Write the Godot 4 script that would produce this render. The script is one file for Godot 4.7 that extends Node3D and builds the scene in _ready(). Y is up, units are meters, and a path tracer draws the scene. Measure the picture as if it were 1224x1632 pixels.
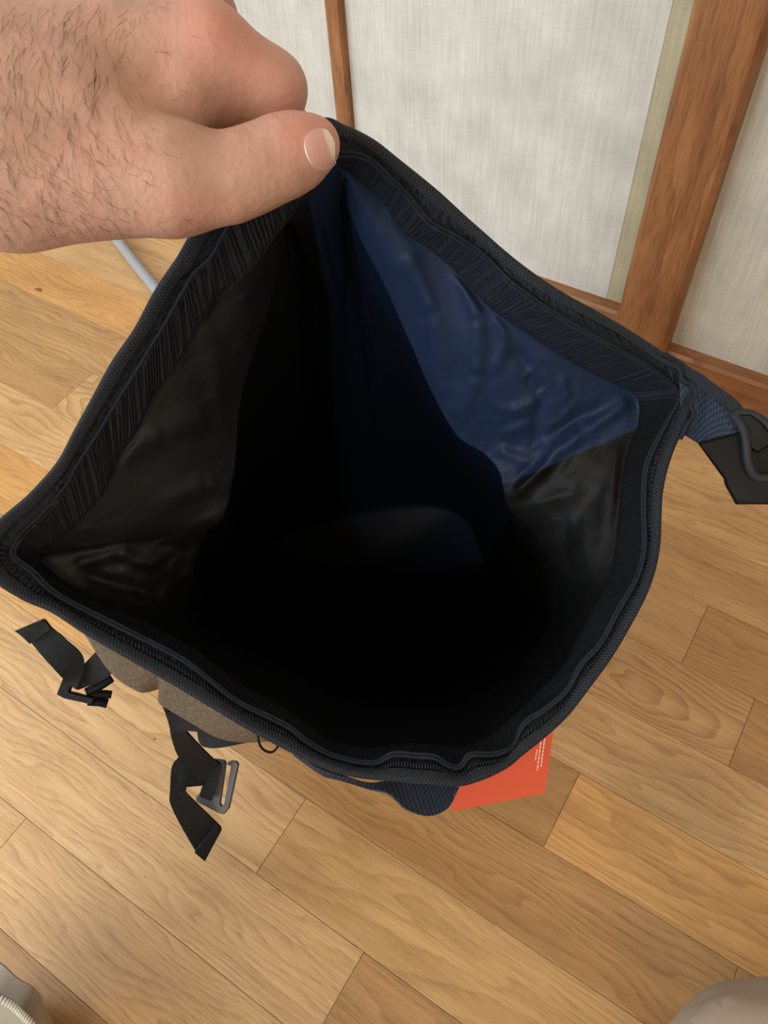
extends Node3D
# A hand holds open the roll top of a backpack that stands on an oak parquet floor before a panelled door.

const H := 0.85            # height of the lens above the floor
const FOCAL := 1249.5      # in pixels of the 1224 x 1632 frame
const PITCH := 0.94975
const ROLL := -0.0889396
const YAW := 0.6399843     # the boards and the panelled wall run along this direction
const K := H / 0.75

var right_axis: Vector3
var up_axis: Vector3
var look: Vector3
var eye := Vector3(0, H, 0)
var room_turn := Basis(Vector3.UP, -YAW)
var mats := {}
var used := {}

# ---------------------------------------------------------------- small helpers
func ray(x: float, y: float) -> Vector3:
	return look + right_axis * ((x - 612.0) / FOCAL) - up_axis * ((y - 816.0) / FOCAL)

func P(x: float, y: float, d: float) -> Vector3:
	return eye + ray(x, y) * d

func on_floor(x: float, y: float, h: float = 0.0) -> Vector3:
	var r := ray(x, y)
	return eye + r * ((h - H) / r.y)

func seen_at(p: Vector3) -> Vector2:
	var q := p - eye
	var z := q.dot(look)
	return Vector2(612.0 + FOCAL * q.dot(right_axis) / z, 816.0 - FOCAL * q.dot(up_axis) / z)

func seen_depth(p: Vector3) -> float:
	return (p - eye).dot(look)

func numbered(called: String) -> String:
	used[called] = used.get(called, 0) + 1
	return called if used[called] == 1 else "%s_%03d" % [called, used[called] - 1]

func thing(called: String, label: String, category: String, at := Vector3.ZERO, group := "") -> Node3D:
	var o := Node3D.new()
	o.name = numbered(called)
	add_child(o, true)
	o.position = at
	o.set_meta("label", label)
	o.set_meta("category", category)
	if group:
		o.set_meta("group", group)
	return o

func structure(o: Node3D, label: String, category: String) -> Node3D:
	o.set_meta("kind", "structure")
	o.set_meta("label", label)
	o.set_meta("category", category)
	return o

# A growing mesh: points, texture places, colours and triangles; normals are the sum of the faces'.
class Build:
	var v := PackedVector3Array()
	var n := PackedVector3Array()
	var t := PackedVector2Array()
	var c := PackedColorArray()
	var i := PackedInt32Array()
	func point(p: Vector3, uv := Vector2.ZERO, col := Color.WHITE) -> int:
		v.append(p); n.append(Vector3.ZERO); t.append(uv); c.append(col)
		return v.size() - 1
	func tri(a: int, b: int, d: int) -> void:
		var f := (v[d] - v[a]).cross(v[b] - v[a])
		n[a] += f; n[b] += f; n[d] += f
		i.append(a); i.append(b); i.append(d)
	func quad(a: int, b: int, d: int, e: int) -> void:
		tri(a, b, d)
		tri(a, d, e)
	func flat_quad(a: Vector3, b: Vector3, d: Vector3, e: Vector3, uv := [], col := Color.WHITE) -> void:
		if uv.is_empty():
			uv = [Vector2.ZERO, Vector2.RIGHT, Vector2.ONE, Vector2.DOWN]
		quad(point(a, uv[0], col), point(b, uv[1], col), point(d, uv[2], col), point(e, uv[3], col))
	func mesh() -> ArrayMesh:
		var arr := []
		arr.resize(Mesh.ARRAY_MAX)
		for k in n.size():
			n[k] = n[k].normalized() if n[k].length_squared() > 0.0 else Vector3.UP
		arr[Mesh.ARRAY_VERTEX] = v; arr[Mesh.ARRAY_NORMAL] = n; arr[Mesh.ARRAY_TEX_UV] = t; arr[Mesh.ARRAY_COLOR] = c; arr[Mesh.ARRAY_INDEX] = i
		var m := ArrayMesh.new()
		m.add_surface_from_arrays(Mesh.PRIMITIVE_TRIANGLES, arr)
		return m

func obj(called: String, b: Build, m: Material, parent: Node3D) -> MeshInstance3D:
	return obj_mesh(called, b.mesh(), m, parent)

func obj_mesh(called: String, mesh: Mesh, m: Material, parent: Node3D) -> MeshInstance3D:
	var o := MeshInstance3D.new()
	o.name = called if parent != self else numbered(called)
	o.mesh = mesh
	o.material_override = m
	o.cast_shadow = GeometryInstance3D.SHADOW_CASTING_SETTING_ON
	parent.add_child(o, true)
	return o

func moved(b: Build, origin: Vector3) -> Build:      # world points become points of a thing that stands at origin
	for k in b.v.size():
		b.v[k] -= origin
	return b

# A box with chamfered edges; texture places in metres along the longest axis.
func add_box(b: Build, lo: Vector3, hi: Vector3, ch := 0.001, turn := Transform3D.IDENTITY, uv_at := Vector2.ZERO, col := Color.WHITE, along := 0) -> void:
	var mid := (lo + hi) * 0.5
	var half := (hi - lo) * 0.5
	ch = minf(ch, minf(half.x, minf(half.y, half.z)) * 0.9)
	for axis in 3:
		for side in [-1.0, 1.0]:
			var a := (axis + 1) % 3
			var d := (axis + 2) % 3
			var q := []
			for s in [[-1, -1], [1, -1], [1, 1], [-1, 1]]:
				var p := Vector3.ZERO
				p[axis] = half[axis] * side
				p[a] = (half[a] - ch) * s[0]
				p[d] = (half[d] - ch) * s[1]
				q.append(p)
			if side > 0:
				q.reverse()
			add_face(b, q, mid, turn, uv_at, col, along)
	for axis in 3:
		var a := (axis + 1) % 3
		var d := (axis + 2) % 3
		for sa in [-1.0, 1.0]:
			for sd in [-1.0, 1.0]:
				var q := []
				for e in [-1.0, 1.0]:
					var p := Vector3.ZERO
					p[axis] = (half[axis] - ch) * e
					p[a] = half[a] * sa
					p[d] = (half[d] - ch) * sd
					var r := p
					r[a] = (half[a] - ch) * sa
					r[d] = half[d] * sd
					q.append_array([p, r] if e < 0 else [r, p])
				if ((q[2] - q[0]) as Vector3).cross(q[1] - q[0]).dot(q[0] + q[2]) < 0:
					q.reverse()
				add_face(b, q, mid, turn, uv_at, col, along)
	for sx in [-1.0, 1.0]:
		for sy in [-1.0, 1.0]:
			for sz in [-1.0, 1.0]:
				var q := []
				for k in 3:
					var p := Vector3(half.x - ch, half.y - ch, half.z - ch)
					p[k] = half[k]
					q.append(p * Vector3(sx, sy, sz))
				if ((q[2] - q[0]) as Vector3).cross(q[1] - q[0]).dot(q[0]) < 0:
					q.reverse()
				var w := []
				for p in q:
					w.append(b.point(turn * (mid + p), uv_at, col))
				b.tri(w[0], w[1], w[2])

func add_face(b: Build, q: Array, mid: Vector3, turn: Transform3D, uv_at: Vector2, col: Color, along: int) -> void:
	var w := []
	for p in q:
		var r: Vector3 = mid + p
		var across := r[(along + 1) % 3] + r[(along + 2) % 3]
		w.append(b.point(turn * r, Vector2(r[along], across) + uv_at, col))
	b.quad(w[0], w[1], w[2], w[3])

# Rows of points become a sheet; with thick it gets a back and rims.
func sheet(b: Build, rows: Array, closed := false, uv_scale := Vector2.ONE, cols: Array = [], thick := 0.0) -> void:
	var first := b.v.size()
	var nr := rows.size()
	var nc: int = rows[0].size()
	var run := 0.0
	for r in nr:
		var across := 0.0
		if r > 0:
			run += (rows[r][nc / 2] as Vector3).distance_to(rows[r - 1][nc / 2])
		for k in nc:
			if k > 0:
				across += (rows[r][k] as Vector3).distance_to(rows[r][k - 1])
			b.point(rows[r][k], Vector2(across, run) * uv_scale, cols[r][k] if cols else Color.WHITE)
	for r in nr - 1:
		for k in (nc if closed else nc - 1):
			var k2 := (k + 1) % nc
			b.quad(first + r * nc + k, first + r * nc + k2, first + (r + 1) * nc + k2, first + (r + 1) * nc + k)
	if thick > 0.0:
		var back := b.v.size()
		for k in nr * nc:
			b.point(b.v[first + k] - b.n[first + k].normalized() * thick, b.t[first + k], b.c[first + k])
		for r in nr - 1:
			for k in (nc if closed else nc - 1):
				var k2 := (k + 1) % nc
				b.quad(back + r * nc + k, back + (r + 1) * nc + k, back + (r + 1) * nc + k2, back + r * nc + k2)
		var rim := []
		if closed:
			for k in nc:
				rim.append([k, (k + 1) % nc, 1])
				rim.append([(nr - 1) * nc + (k + 1) % nc, (nr - 1) * nc + k, 1])
		else:
			for k in nc - 1:
				rim.append([k + 1, k, 0])
				rim.append([(nr - 1) * nc + k, (nr - 1) * nc + k + 1, 0])
			for r in nr - 1:
				rim.append([r * nc, (r + 1) * nc, 0])
				rim.append([(r + 1) * nc + nc - 1, r * nc + nc - 1, 0])
		for e in rim:
			var a: Vector3 = b.v[first + e[0]]
			var d: Vector3 = b.v[first + e[1]]
			b.flat_quad(d, a, b.v[back + e[0]], b.v[back + e[1]], [b.t[first + e[1]], b.t[first + e[0]], b.t[first + e[0]], b.t[first + e[1]]])

func tube(b: Build, path: Array, radius: float, sides := 8, closed := false, flat := 1.0, taper := false) -> void:
	var first := b.v.size()
	var n := path.size()
	var side := Vector3.ZERO
	var run := 0.0
	for k in n:
		var ahead: Vector3 = path[(k + 1) % n] if closed else path[mini(k + 1, n - 1)]
		var behind: Vector3 = path[(k - 1 + n) % n] if closed else path[maxi(k - 1, 0)]
		var dir := (ahead - behind).normalized()
		if side == Vector3.ZERO:
			side = dir.cross(Vector3(0.31, 0.9, 0.2)).normalized()
		side = (side - dir * side.dot(dir)).normalized()
		var other := dir.cross(side)
		if k > 0:
			run += (path[k] as Vector3).distance_to(path[k - 1])
		var rr := radius * (1.0 - 0.9 * k / (n - 1.0) if taper else 1.0)
		for s in sides:
			var a := TAU * s / sides
			b.point(path[k] + (side * cos(a) + other * sin(a) * flat) * rr, Vector2(float(s) / sides, run * 40.0))
	for k in (n if closed else n - 1):
		var k2 := (k + 1) % n
		for s in sides:
			var s2 := (s + 1) % sides
			b.quad(first + k * sides + s, first + k * sides + s2, first + k2 * sides + s2, first + k2 * sides + s)
	if not closed:
		for k in range(1, sides - 1):
			b.tri(first, first + k + 1, first + k)
			b.tri(first + (n - 1) * sides, first + (n - 1) * sides + k, first + (n - 1) * sides + k + 1)

# A plate with a chamfered rim, from an outline in space that lies nearly in one plane.
func plate(b: Build, outline: Array, thick: float, ch := 0.0006) -> void:
	var n := outline.size()
	var mid := Vector3.ZERO
	for p in outline:
		mid += p / n
	var normal := Vector3.ZERO
	for k in n:
		normal += ((outline[k] as Vector3) - mid).cross((outline[(k + 1) % n] as Vector3) - mid)
	normal = normal.normalized()
	var ring := outline.duplicate()
	if normal.dot(eye - mid) < 0:
		ring.reverse()
		normal = -normal
	var ax: Vector3 = ((ring[1] as Vector3) - ring[0]).normalized()
	var ay := normal.cross(ax).normalized()
	var poly := PackedVector2Array()
	for p in ring:
		poly.append(Vector2(ax.dot(p - mid), ay.dot(p - mid)))
	var tris := Geometry2D.triangulate_polygon(poly)
	var inner := []
	for k in n:
		var e1 := (poly[k] - poly[(k - 1 + n) % n]).normalized()
		var e2 := (poly[(k + 1) % n] - poly[k]).normalized()
		var inward := (e1.orthogonal() + e2.orthogonal())
		inward = -inward.normalized() if inward.length() > 0.01 else Vector2.ZERO
		var at := poly[k] + inward * ch * (1.0 if not Geometry2D.is_polygon_clockwise(poly) else -1.0)
		inner.append(ring[k] + ax * (at.x - poly[k].x) + ay * (at.y - poly[k].y))
	for side in [1.0, -1.0]:
		var w := []
		for k in n:
			w.append(b.point(inner[k] + normal * thick * 0.5 * side, poly[k] * 20.0))
		for k in range(0, tris.size(), 3):
			var f: Vector3 = ((b.v[w[tris[k + 2]]]) - b.v[w[tris[k]]]).cross(b.v[w[tris[k + 1]]] - b.v[w[tris[k]]])
			if f.dot(normal) * side > 0:
				b.tri(w[tris[k]], w[tris[k + 1]], w[tris[k + 2]])
			else:
				b.tri(w[tris[k]], w[tris[k + 2]], w[tris[k + 1]])
	var z := thick * 0.5
	for k in n:
		var k2 := (k + 1) % n
		b.flat_quad(inner[k2] + normal * z, inner[k] + normal * z, ring[k] + normal * (z - ch), ring[k2] + normal * (z - ch))
		b.flat_quad(ring[k2] + normal * (z - ch), ring[k] + normal * (z - ch), ring[k] - normal * (z - ch), ring[k2] - normal * (z - ch))
		b.flat_quad(ring[k2] - normal * (z - ch), ring[k] - normal * (z - ch), inner[k] - normal * z, inner[k2] - normal * z)

# A strap from pairs of edge places: x, y, depth of one edge and of the other.
func strap(b: Build, pairs: Array, thick := 0.0014, steps := 8, across := 6, crown := 0.0) -> void:
	var one := []
	var two := []
	for q in pairs:
		one.append(P(q[0], q[1], q[2]))
		two.append(P(q[3], q[4], q[5]))
	var rows := []
	for s in (pairs.size() - 1) * steps + 1:
		var f := float(s) / steps
		var a := spline(one, f)
		var d := spline(two, f)
		var row := PackedVector3Array()
		for k in across + 1:
			row.append(a.lerp(d, float(k) / across))
		rows.append(row)
	sheet(b, rows, false, Vector2(1, 1) * 100.0, [], thick)

func spline(p: Array, f: float) -> Vector3:
	var k := clampi(int(f), 0, p.size() - 2)
	var before: Vector3 = p[maxi(k - 1, 0)]
	var after: Vector3 = p[mini(k + 2, p.size() - 1)]
	return (p[k] as Vector3).cubic_interpolate(p[k + 1], before, after, f - k)

# ---------------------------------------------------------------- materials
func noise(seed_: int, freq: float, oct := 3, kind := FastNoiseLite.TYPE_SIMPLEX_SMOOTH) -> FastNoiseLite:
	var f := FastNoiseLite.new()
	f.seed = seed_
	f.noise_type = kind
	f.frequency = freq
	f.fractal_type = FastNoiseLite.FRACTAL_FBM if oct > 1 else FastNoiseLite.FRACTAL_NONE
	f.fractal_octaves = oct
	return f

func mat(called: String, col: Color, rough := 0.6, spec := 0.5) -> StandardMaterial3D:
	var m := StandardMaterial3D.new()
	m.resource_name = called
	m.albedo_color = col
	m.roughness = rough
	m.metallic_specular = spec
	mats[called] = m
	return m

func tex(w: int, h: int, shade: Callable, mip := true) -> ImageTexture:
	var data := PackedByteArray()
	data.resize(w * h * 3)
	var k := 0
	for y in h:
		for x in w:
			var c: Color = shade.call(x, y)
			data[k] = clampi(int(c.r * 255.0), 0, 255)
			data[k + 1] = clampi(int(c.g * 255.0), 0, 255)
			data[k + 2] = clampi(int(c.b * 255.0), 0, 255)
			k += 3
	return ImageTexture.create_from_image(Image.create_from_data(w, h, false, Image.FORMAT_RGB8, data))

# Oak: growth rings cut by the board, pores along the grain. centre is how far (in board widths) the heart lies from the board, slope how steeply it is cut.
func oak_texture(seed_: int, centre: float, slope: float, heart: float, period: float, contrast: float, w := 2048, h := 208) -> ImageTexture:
	var warp := noise(seed_, 1.0, 3)
	var cloud := noise(seed_ + 7, 1.0, 3)
	var pore := noise(seed_ + 13, 1.0, 1)
	var light := Color(0.885, 0.71, 0.49)
	var dark := Color(0.61, 0.44, 0.265)
	return tex(w, h, func(x: int, y: int) -> Color:
		var u := float(x) / w * 1.1
		var v := float(y) / h
		var wv := warp.get_noise_2d(u * 2.6, v * 1.0) * 0.30 + warp.get_noise_2d(u * 11.0, v * 4.0 + 40.0) * 0.035
		var a := v - centre + wv
		var q := slope * (u - heart)
		var r := sqrt(a * a + q * q) / period
		var ring := r - floorf(r)
		ring = pow(ring, 2.2) * (1.0 - smoothstep(0.9, 1.0, ring))
		var streak := pore.get_noise_2d(u * 34.0, v * 95.0)
		var fine := smoothstep(0.22, 0.60, streak) * (0.35 + 0.65 * ring)
		var soft := cloud.get_noise_2d(u * 4.0, v * 2.2 + 90.0)
		var f := clampf(0.27 + contrast * 1.25 * (ring - 0.25) + fine * 0.40 + soft * 0.26 + pore.get_noise_2d(u * 7.0, v * 42.0 + 300.0) * 0.13, 0.0, 1.0)
		return light.lerp(dark, f))

func stretched_noise(seed_: int, w: int, h: int, from_w: int, from_h: int, freq: float) -> Image:
	var f := noise(seed_, freq, 3)
	var im := f.get_seamless_image(from_w, from_h)
	im.resize(w, h, Image.INTERPOLATE_CUBIC)
	return im

func make_materials() -> void:
	# oak boards
	var cuts := [[11, 2.3, 0.3, 0.5, 0.085, 0.20], [23, 0.62, 2.6, 0.25, 0.085, 0.44], [37, 1.15, 0.9, 0.75, 0.11, 0.2], [41, -1.6, 0.35, 0.3, 0.10, 0.26], [59, 0.75, 0.55, 0.25, 0.11, 0.30], [67, 3.4, 0.8, 0.8, 0.07, 0.16]]
	for k in cuts.size():
		var q: Array = cuts[k]
		var m := mat("oak_%d" % k, Color.WHITE, 0.42, 0.5)
		m.albedo_texture = oak_texture(q[0], q[1], q[2], q[3], q[4], q[5])
		m.vertex_color_use_as_albedo = true
		m.heightmap_enabled = true
		m.heightmap_texture = m.albedo_texture
		m.heightmap_scale = 0.012
		m.clearcoat_enabled = true
		m.clearcoat = 0.25
		m.clearcoat_roughness = 0.3
	# reddish door wood
	var dw := noise(5, 1.0, 3)
	var dw2 := noise(8, 1.0, 1)
	var wood := mat("door_wood", Color.WHITE, 0.45, 0.45)
	wood.albedo_texture = tex(1024, 128, func(x: int, y: int) -> Color:
		var u := float(x) / 1024
		var v := float(y) / 128
		var r := (v * 5.0 + dw.get_noise_2d(u * 3.0, v * 1.2) * 1.6)
		var g := r - floorf(r)
		var f := 0.25 + 0.3 * g * g + 0.35 * smoothstep(0.15, 0.6, dw2.get_noise_2d(u * 22.0, v * 110.0)) + 0.3 * dw.get_noise_2d(u * 5.0, v * 3.0 + 50.0)
		return Color(0.63, 0.435, 0.27).lerp(Color(0.42, 0.255, 0.145), clampf(f, 0, 1)))
	wood.heightmap_enabled = true
	wood.heightmap_texture = wood.albedo_texture
	wood.heightmap_scale = 0.02
	# grass cloth on the panels: threads that run upright, some across, blotches
	var threads := stretched_noise(3, 512, 512, 512, 24, 0.16)
	var cross := stretched_noise(4, 512, 512, 60, 512, 0.2)
	var blots := stretched_noise(6, 512, 512, 96, 96, 0.04)
	var cloth := mat("grass_cloth", Color.WHITE, 0.85, 0.3)
	cloth.albedo_texture = tex(512, 512, func(x: int, y: int) -> Color:
		var f := 0.765 + (threads.get_pixel(x, y).r - 0.5) * 0.07 + (cross.get_pixel(x, y).r - 0.5) * 0.035 + (blots.get_pixel(x, y).r - 0.5) * 0.09
		return Color(f * 1.0, f * 0.978, f * 0.92))
	cloth.heightmap_enabled = true
	cloth.heightmap_texture = cloth.albedo_texture
	cloth.heightmap_scale = 0.02
	var strip_cloth := mat("olive_cloth", Color(0.88, 0.855, 0.74), 0.8, 0.3)  # panel cloth texture under an olive tint
	strip_cloth.albedo_texture = cloth.albedo_texture
	mat("plaster", Color(0.86, 0.84, 0.80), 0.9, 0.2)
	# weaves
	var weave := func(x: int, y: int) -> float:
		var s := sin(x * TAU / 32.0) * sin(y * TAU / 16.0)
		return 0.5 + 0.5 * s
	var webbing_tex := tex(64, 64, func(x: int, y: int) -> Color:
		var f := 0.42 + 0.58 * float(weave.call(x, y))
		return Color(f, f, f))
	var webbing := func(called: String, col: Color, size: float) -> void:
		var m := mat(called, col, 0.7, 0.4)
		m.albedo_texture = webbing_tex
		m.heightmap_enabled = true
		m.heightmap_texture = webbing_tex
		m.heightmap_scale = 0.05
		m.uv1_scale = Vector3(size, size, size)
		m.rim_enabled = true
		m.rim = 0.25
		m.rim_tint = 0.6
	webbing.call("navy_webbing", Color(0.21, 0.26, 0.35), 1.1)
	webbing.call("black_webbing", Color(0.028, 0.028, 0.03), 1.6)
	webbing.call("binding", Color(0.17, 0.195, 0.235), 1.5)
	var canvas_n := stretched_noise(15, 256, 256, 256, 256, 0.06)
	var canvas := mat("canvas", Color(1, 1, 1), 0.85, 0.3)
	canvas.albedo_texture = tex(256, 256, func(x: int, y: int) -> Color:
		var s := 0.5 + 0.5 * sin(x * TAU / 8.0) * sin(y * TAU / 8.0)
		var f := 0.62 + 0.3 * s + (canvas_n.get_pixel(x, y).r - 0.5) * 0.6
		return Color(0.56 * f, 0.505 * f, 0.43 * f))
	canvas.heightmap_enabled = true
	canvas.heightmap_texture = canvas.albedo_texture
	canvas.heightmap_scale = 0.05
	canvas.uv1_scale = Vector3(0.35, 0.35, 0.35)
	# coated nylon lining, hook and loop tape, cord, plastic, metal
	var lining := mat("lining", Color.WHITE, 0.52, 0.32)
	lining.vertex_color_use_as_albedo = true
	var ripstop := stretched_noise(21, 256, 256, 256, 256, 0.2)
	lining.heightmap_enabled = true
	lining.heightmap_texture = ImageTexture.create_from_image(ripstop)
	lining.heightmap_scale = 0.01
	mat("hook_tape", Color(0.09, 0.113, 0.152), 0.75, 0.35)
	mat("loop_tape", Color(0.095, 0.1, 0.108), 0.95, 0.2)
	mat("shaded_hook_tape", Color(0.105, 0.112, 0.122), 0.8, 0.3)  # the same hook tape, its colour darkened for the shaded left side
	mat("fuzz", Color(0.165, 0.18, 0.205), 0.95, 0.2)
	mat("cord", Color(0.125, 0.145, 0.18), 0.7, 0.3)
	mat("zip_teeth", Color(0.06, 0.06, 0.065), 0.4, 0.5)
	mat("black_plastic", Color(0.05, 0.05, 0.053), 0.5, 0.3)
	mat("grey_rim_plastic", Color(0.17, 0.175, 0.19), 0.5, 0.3)
	var gun := mat("gunmetal", Color(0.33, 0.31, 0.295), 0.5, 0.5)
	gun.metallic = 0.25
	mat("tag_orange", Color(0.90, 0.38, 0.26), 0.55, 0.4)
	mat("tag_print", Color(0.97, 0.80, 0.72), 0.6, 0.3)
	mat("pipe_grey", Color(0.62, 0.62, 0.63), 0.4, 0.5)
	# skin and trousers
	var skin := mat("skin", Color.WHITE, 0.48, 0.45)
	skin.vertex_color_use_as_albedo = true
	skin.subsurf_scatter_enabled = true
	skin.subsurf_scatter_strength = 0.08
	var pores := noise(31, 0.05, 3, FastNoiseLite.TYPE_CELLULAR).get_seamless_image(256, 256)
	skin.heightmap_enabled = true
	skin.heightmap_texture = ImageTexture.create_from_image(pores)
	skin.heightmap_scale = 0.035
	skin.uv1_triplanar = true
	skin.uv1_scale = Vector3(22, 22, 22)
	var nail := mat("nail", Color.WHITE, 0.35, 0.4)
	nail.vertex_color_use_as_albedo = true
	mat("hair", Color(0.22, 0.155, 0.115), 0.5, 0.4)
	var twill := mat("trouser_cloth", Color(0.64, 0.57, 0.49), 0.8, 0.3)
	twill.heightmap_enabled = true
	twill.heightmap_texture = webbing_tex
	twill.heightmap_scale = 0.01
	twill.uv1_triplanar = true
	twill.uv1_scale = Vector3(160, 160, 160)
	mat("hem_cloth", Color(0.66, 0.62, 0.55), 0.8, 0.3)
	mat("stitch", Color(0.88, 0.86, 0.80), 0.6, 0.4)

# ---------------------------------------------------------------- the room
func to_room(p: Vector3) -> Vector3:
	return room_turn.inverse() * p

func board(parent: Node3D, u0: float, u1: float, v0: float, v1: float, kind: int, tint: Color, rng: RandomNumberGenerator) -> void:
	var b := Build.new()
	plank_shape(b, u0, u1, v0, v1, rng.randf(), rng.randf() < 0.5 and kind != 1, tint, rng.randf_range(-0.00012, 0.00012))
	obj("plank", b, mats["oak_%d" % kind], parent)

func plank_shape(b: Build, u0: float, u1: float, v0: float, v1: float, shift: float, turned: bool, tint: Color, lift: float) -> void:
	var g := 0.00022
	var ch := 0.0007
	u0 += g; u1 -= g; v0 += g; v1 -= g
	var low := -0.014
	var lin := tint.srgb_to_linear()
	var us := [u0, u0 + ch, u1 - ch, u1]
	var vs := [v0, v0 + ch, v1 - ch, v1]
	var w := []
	for j in 4:
		for k in 4:
			var edge: bool = j == 0 or j == 3 or k == 0 or k == 3
			var uu: float = (us[k] - u0) / 1.1
			if turned:
				uu = 1.0 - uu
			w.append(b.point(Vector3(us[k], lift - (0.0005 if edge else 0.0), vs[j]), Vector2(uu + (shift * 0.0), (vs[j] - v0) / (v1 - v0) * 0.94 + 0.03), lin))
	for j in 3:
		for k in 3:
			b.quad(w[j * 4 + k], w[j * 4 + k + 1], w[j * 4 + k + 5], w[j * 4 + k + 4])
	var ring := [Vector3(u0, 0, v0), Vector3(u1, 0, v0), Vector3(u1, 0, v1), Vector3(u0, 0, v1)]
	for k in 4:
		var a: Vector3 = ring[k] + Vector3(0, lift - 0.0005, 0)
		var d: Vector3 = ring[(k + 1) % 4] + Vector3(0, lift - 0.0005, 0)
		b.flat_quad(d, a, Vector3(a.x, low, a.z), Vector3(d.x, low, d.z), [], lin)

func make_floor() -> void:
	var f := Node3D.new()
	f.name = "floor"
	add_child(f, true)
	f.basis = room_turn
	structure(f, "oak parquet floor of staggered strips with a satin finish", "floor")
	var rng := RandomNumberGenerator.new()
	rng.seed = 77
	var pitch := 0.1030 * H
	var origin := -0.0515 * H
	var base := Build.new()
	add_box(base, Vector3(-2.3, -0.12, -1.25), Vector3(2.4, -0.014, 2.8), 0.001)
	obj("subfloor", base, mats["plaster"], f)
	# strips that the photograph shows: row -> ends (along the boards, as shares of the lens height) with grain and tone to the right of each
	var tones := {"pale": Color(0.98, 0.98, 0.97), "light": Color(0.94, 0.935, 0.91), "mid": Color(0.88, 0.86, 0.82), "gold": Color(0.98, 0.92, 0.80), "brown": Color(0.83, 0.785, 0.72), "red": Color(0.84, 0.79, 0.715), "olive": Color(0.92, 0.91, 0.85)}
	var rows := {
		1: [[-0.562, 0, "light"], [-0.562 + 0.75, 3, "mid"]],
		0: [[-1.30, 0, "pale"], [-0.121, 3, "brown"], [0.6, 0, "mid"]],
		-1: [[-1.1, 4, "pale"], [-0.275, 2, "olive"], [0.62, 0, "light"]],
		-2: [[-0.95, 0, "gold"], [-0.40, 3, "red"], [0.232, 5, "brown"]],
		-3: [[-0.62, 5, "brown"], [0.0, 3, "gold"], [0.7, 0, "mid"]],
		-4: [[-0.8, 3, "light"], [-0.12, 3, "light"], [0.62, 1, "light"]],
		-5: [[-0.55, 0, "mid"], [-0.28, 1, "mid"], [0.153, 0, "brown"], [0.75, 3, "mid"]],
		-6: [[-0.7, 5, "mid"], [0.055, 3, "brown"], [0.66, 1, "mid"]],
		-7: [[-0.9, 4, "mid"], [-0.15, 5, "mid"], [0.5, 3, "light"]],
		-8: [[-1.0, 1, "light"], [-0.2, 3, "light"], [0.45, 0, "light"]],
		2: [[-0.9, 3, "brown"], [-0.2, 0, "mid"], [0.5, 5, "light"]],
	}
	# row k lies between v = origin + k*pitch and the next one
	for k in range(-12, 4):
		var v0 := origin + k * pitch
		var ends := []
		if rows.has(k):
			for e in rows[k]:
				ends.append([e[0] * H, e[1], tones[e[2]]])
		else:
			var at := rng.randf_range(-1.1, -0.7)
			while at < 1.4:
				ends.append([at, rng.randi() % 6, tones[["pale", "light", "mid", "gold", "brown", "light"][rng.randi() % 6]]])
				at += rng.randf_range(0.35, 0.7)
		var first: float = ends[0][0]
		while first > -2.2:
			var back := maxf(-2.3, first - rng.randf_range(0.4, 0.7))
			board(f, back, first, v0, v0 + pitch, [0, 4, 5, 3, 1][rng.randi() % 5], tones[["pale", "light", "gold", "mid"][rng.randi() % 4]], rng)
			first = back
		for j in ends.size():
			var u0: float = ends[j][0]
			var u1: float = ends[j + 1][0] if j + 1 < ends.size() else minf(2.4, u0 + 0.8)
			board(f, u0, u1, v0, v0 + pitch, ends[j][1], ends[j][2], rng)
			if j + 1 == ends.size():
				while u1 < 2.3:
					var next := minf(2.4, u1 + rng.randf_range(0.4, 0.7))
					board(f, u1, next, v0, v0 + pitch, rng.randi() % 6, tones[["pale", "light", "mid"][rng.randi() % 3]], rng)
					u1 = next
	var rest := Build.new()
	for k in range(4, 32):
		var v0 := origin + k * pitch
		var u := -2.3
		while u < 2.4:
			var next := minf(2.4, u + rng.randf_range(0.4, 0.7))
			plank_shape(rest, u, next, v0, minf(v0 + pitch, 2.8), 0.0, false, tones[["pale", "light", "mid", "gold"][rng.randi() % 4]], 0.0)
			u = next
	var o := obj("plank_field", rest, mats["oak_0"], f)
	o.set_meta("kind", "stuff")
	# small dark knots that the boards carry
	for q in [[797, 1434, 5.5], [705, 1498, 6.0], [836, 1352, 3.0], [849, 1368, 2.5], [998, 1428, 3.5], [1184, 1312, 2.6], [62, 462, 6.0], [328, 1416, 3.0], [312, 1458, 2.6], [314, 1512, 2.2], [232, 1398, 3.0], [246, 1178, 4.0]]:
		var at := to_room(on_floor(q[0], q[1]))
		var b := Build.new()
		var c := b.point(at + Vector3(0, 0.0004, 0))
		var ring := []
		var r: float = q[2] * 0.62 * at.length() / FOCAL * 1.4
		for s in 14:
			var a := TAU * s / 14
			ring.append(b.point(at + Vector3(cos(a) * r * 1.6, 0.00016, sin(a) * r * (0.8 + 0.25 * sin(a * 3.0)))))
		for s in 14:
			b.tri(c, ring[s], ring[(s + 1) % 14])
		obj("knot", b, mats["door_wood"], f)

func box_part(called: String, parent: Node3D, lo: Vector3, hi: Vector3, m: Material, ch := 0.002, along := 0, uv_scale := 1.0, shift := Vector2.ZERO) -> MeshInstance3D:
	var b := Build.new()
	add_box(b, lo, hi, ch, Transform3D.IDENTITY, Vector2.ZERO, Color.WHITE, along)
	for k in b.t.size():
		b.t[k] = b.t[k] * (Vector2(1, 8) if m == mats["door_wood"] else Vector2.ONE) * uv_scale + shift
	return obj(called, b, m, parent)

func setting(called: String, label: String, category: String) -> Node3D:
	var n := Node3D.new()
	n.name = called
	add_child(n, true)
	n.basis = room_turn
	structure(n, label, category)
	return n

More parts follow.
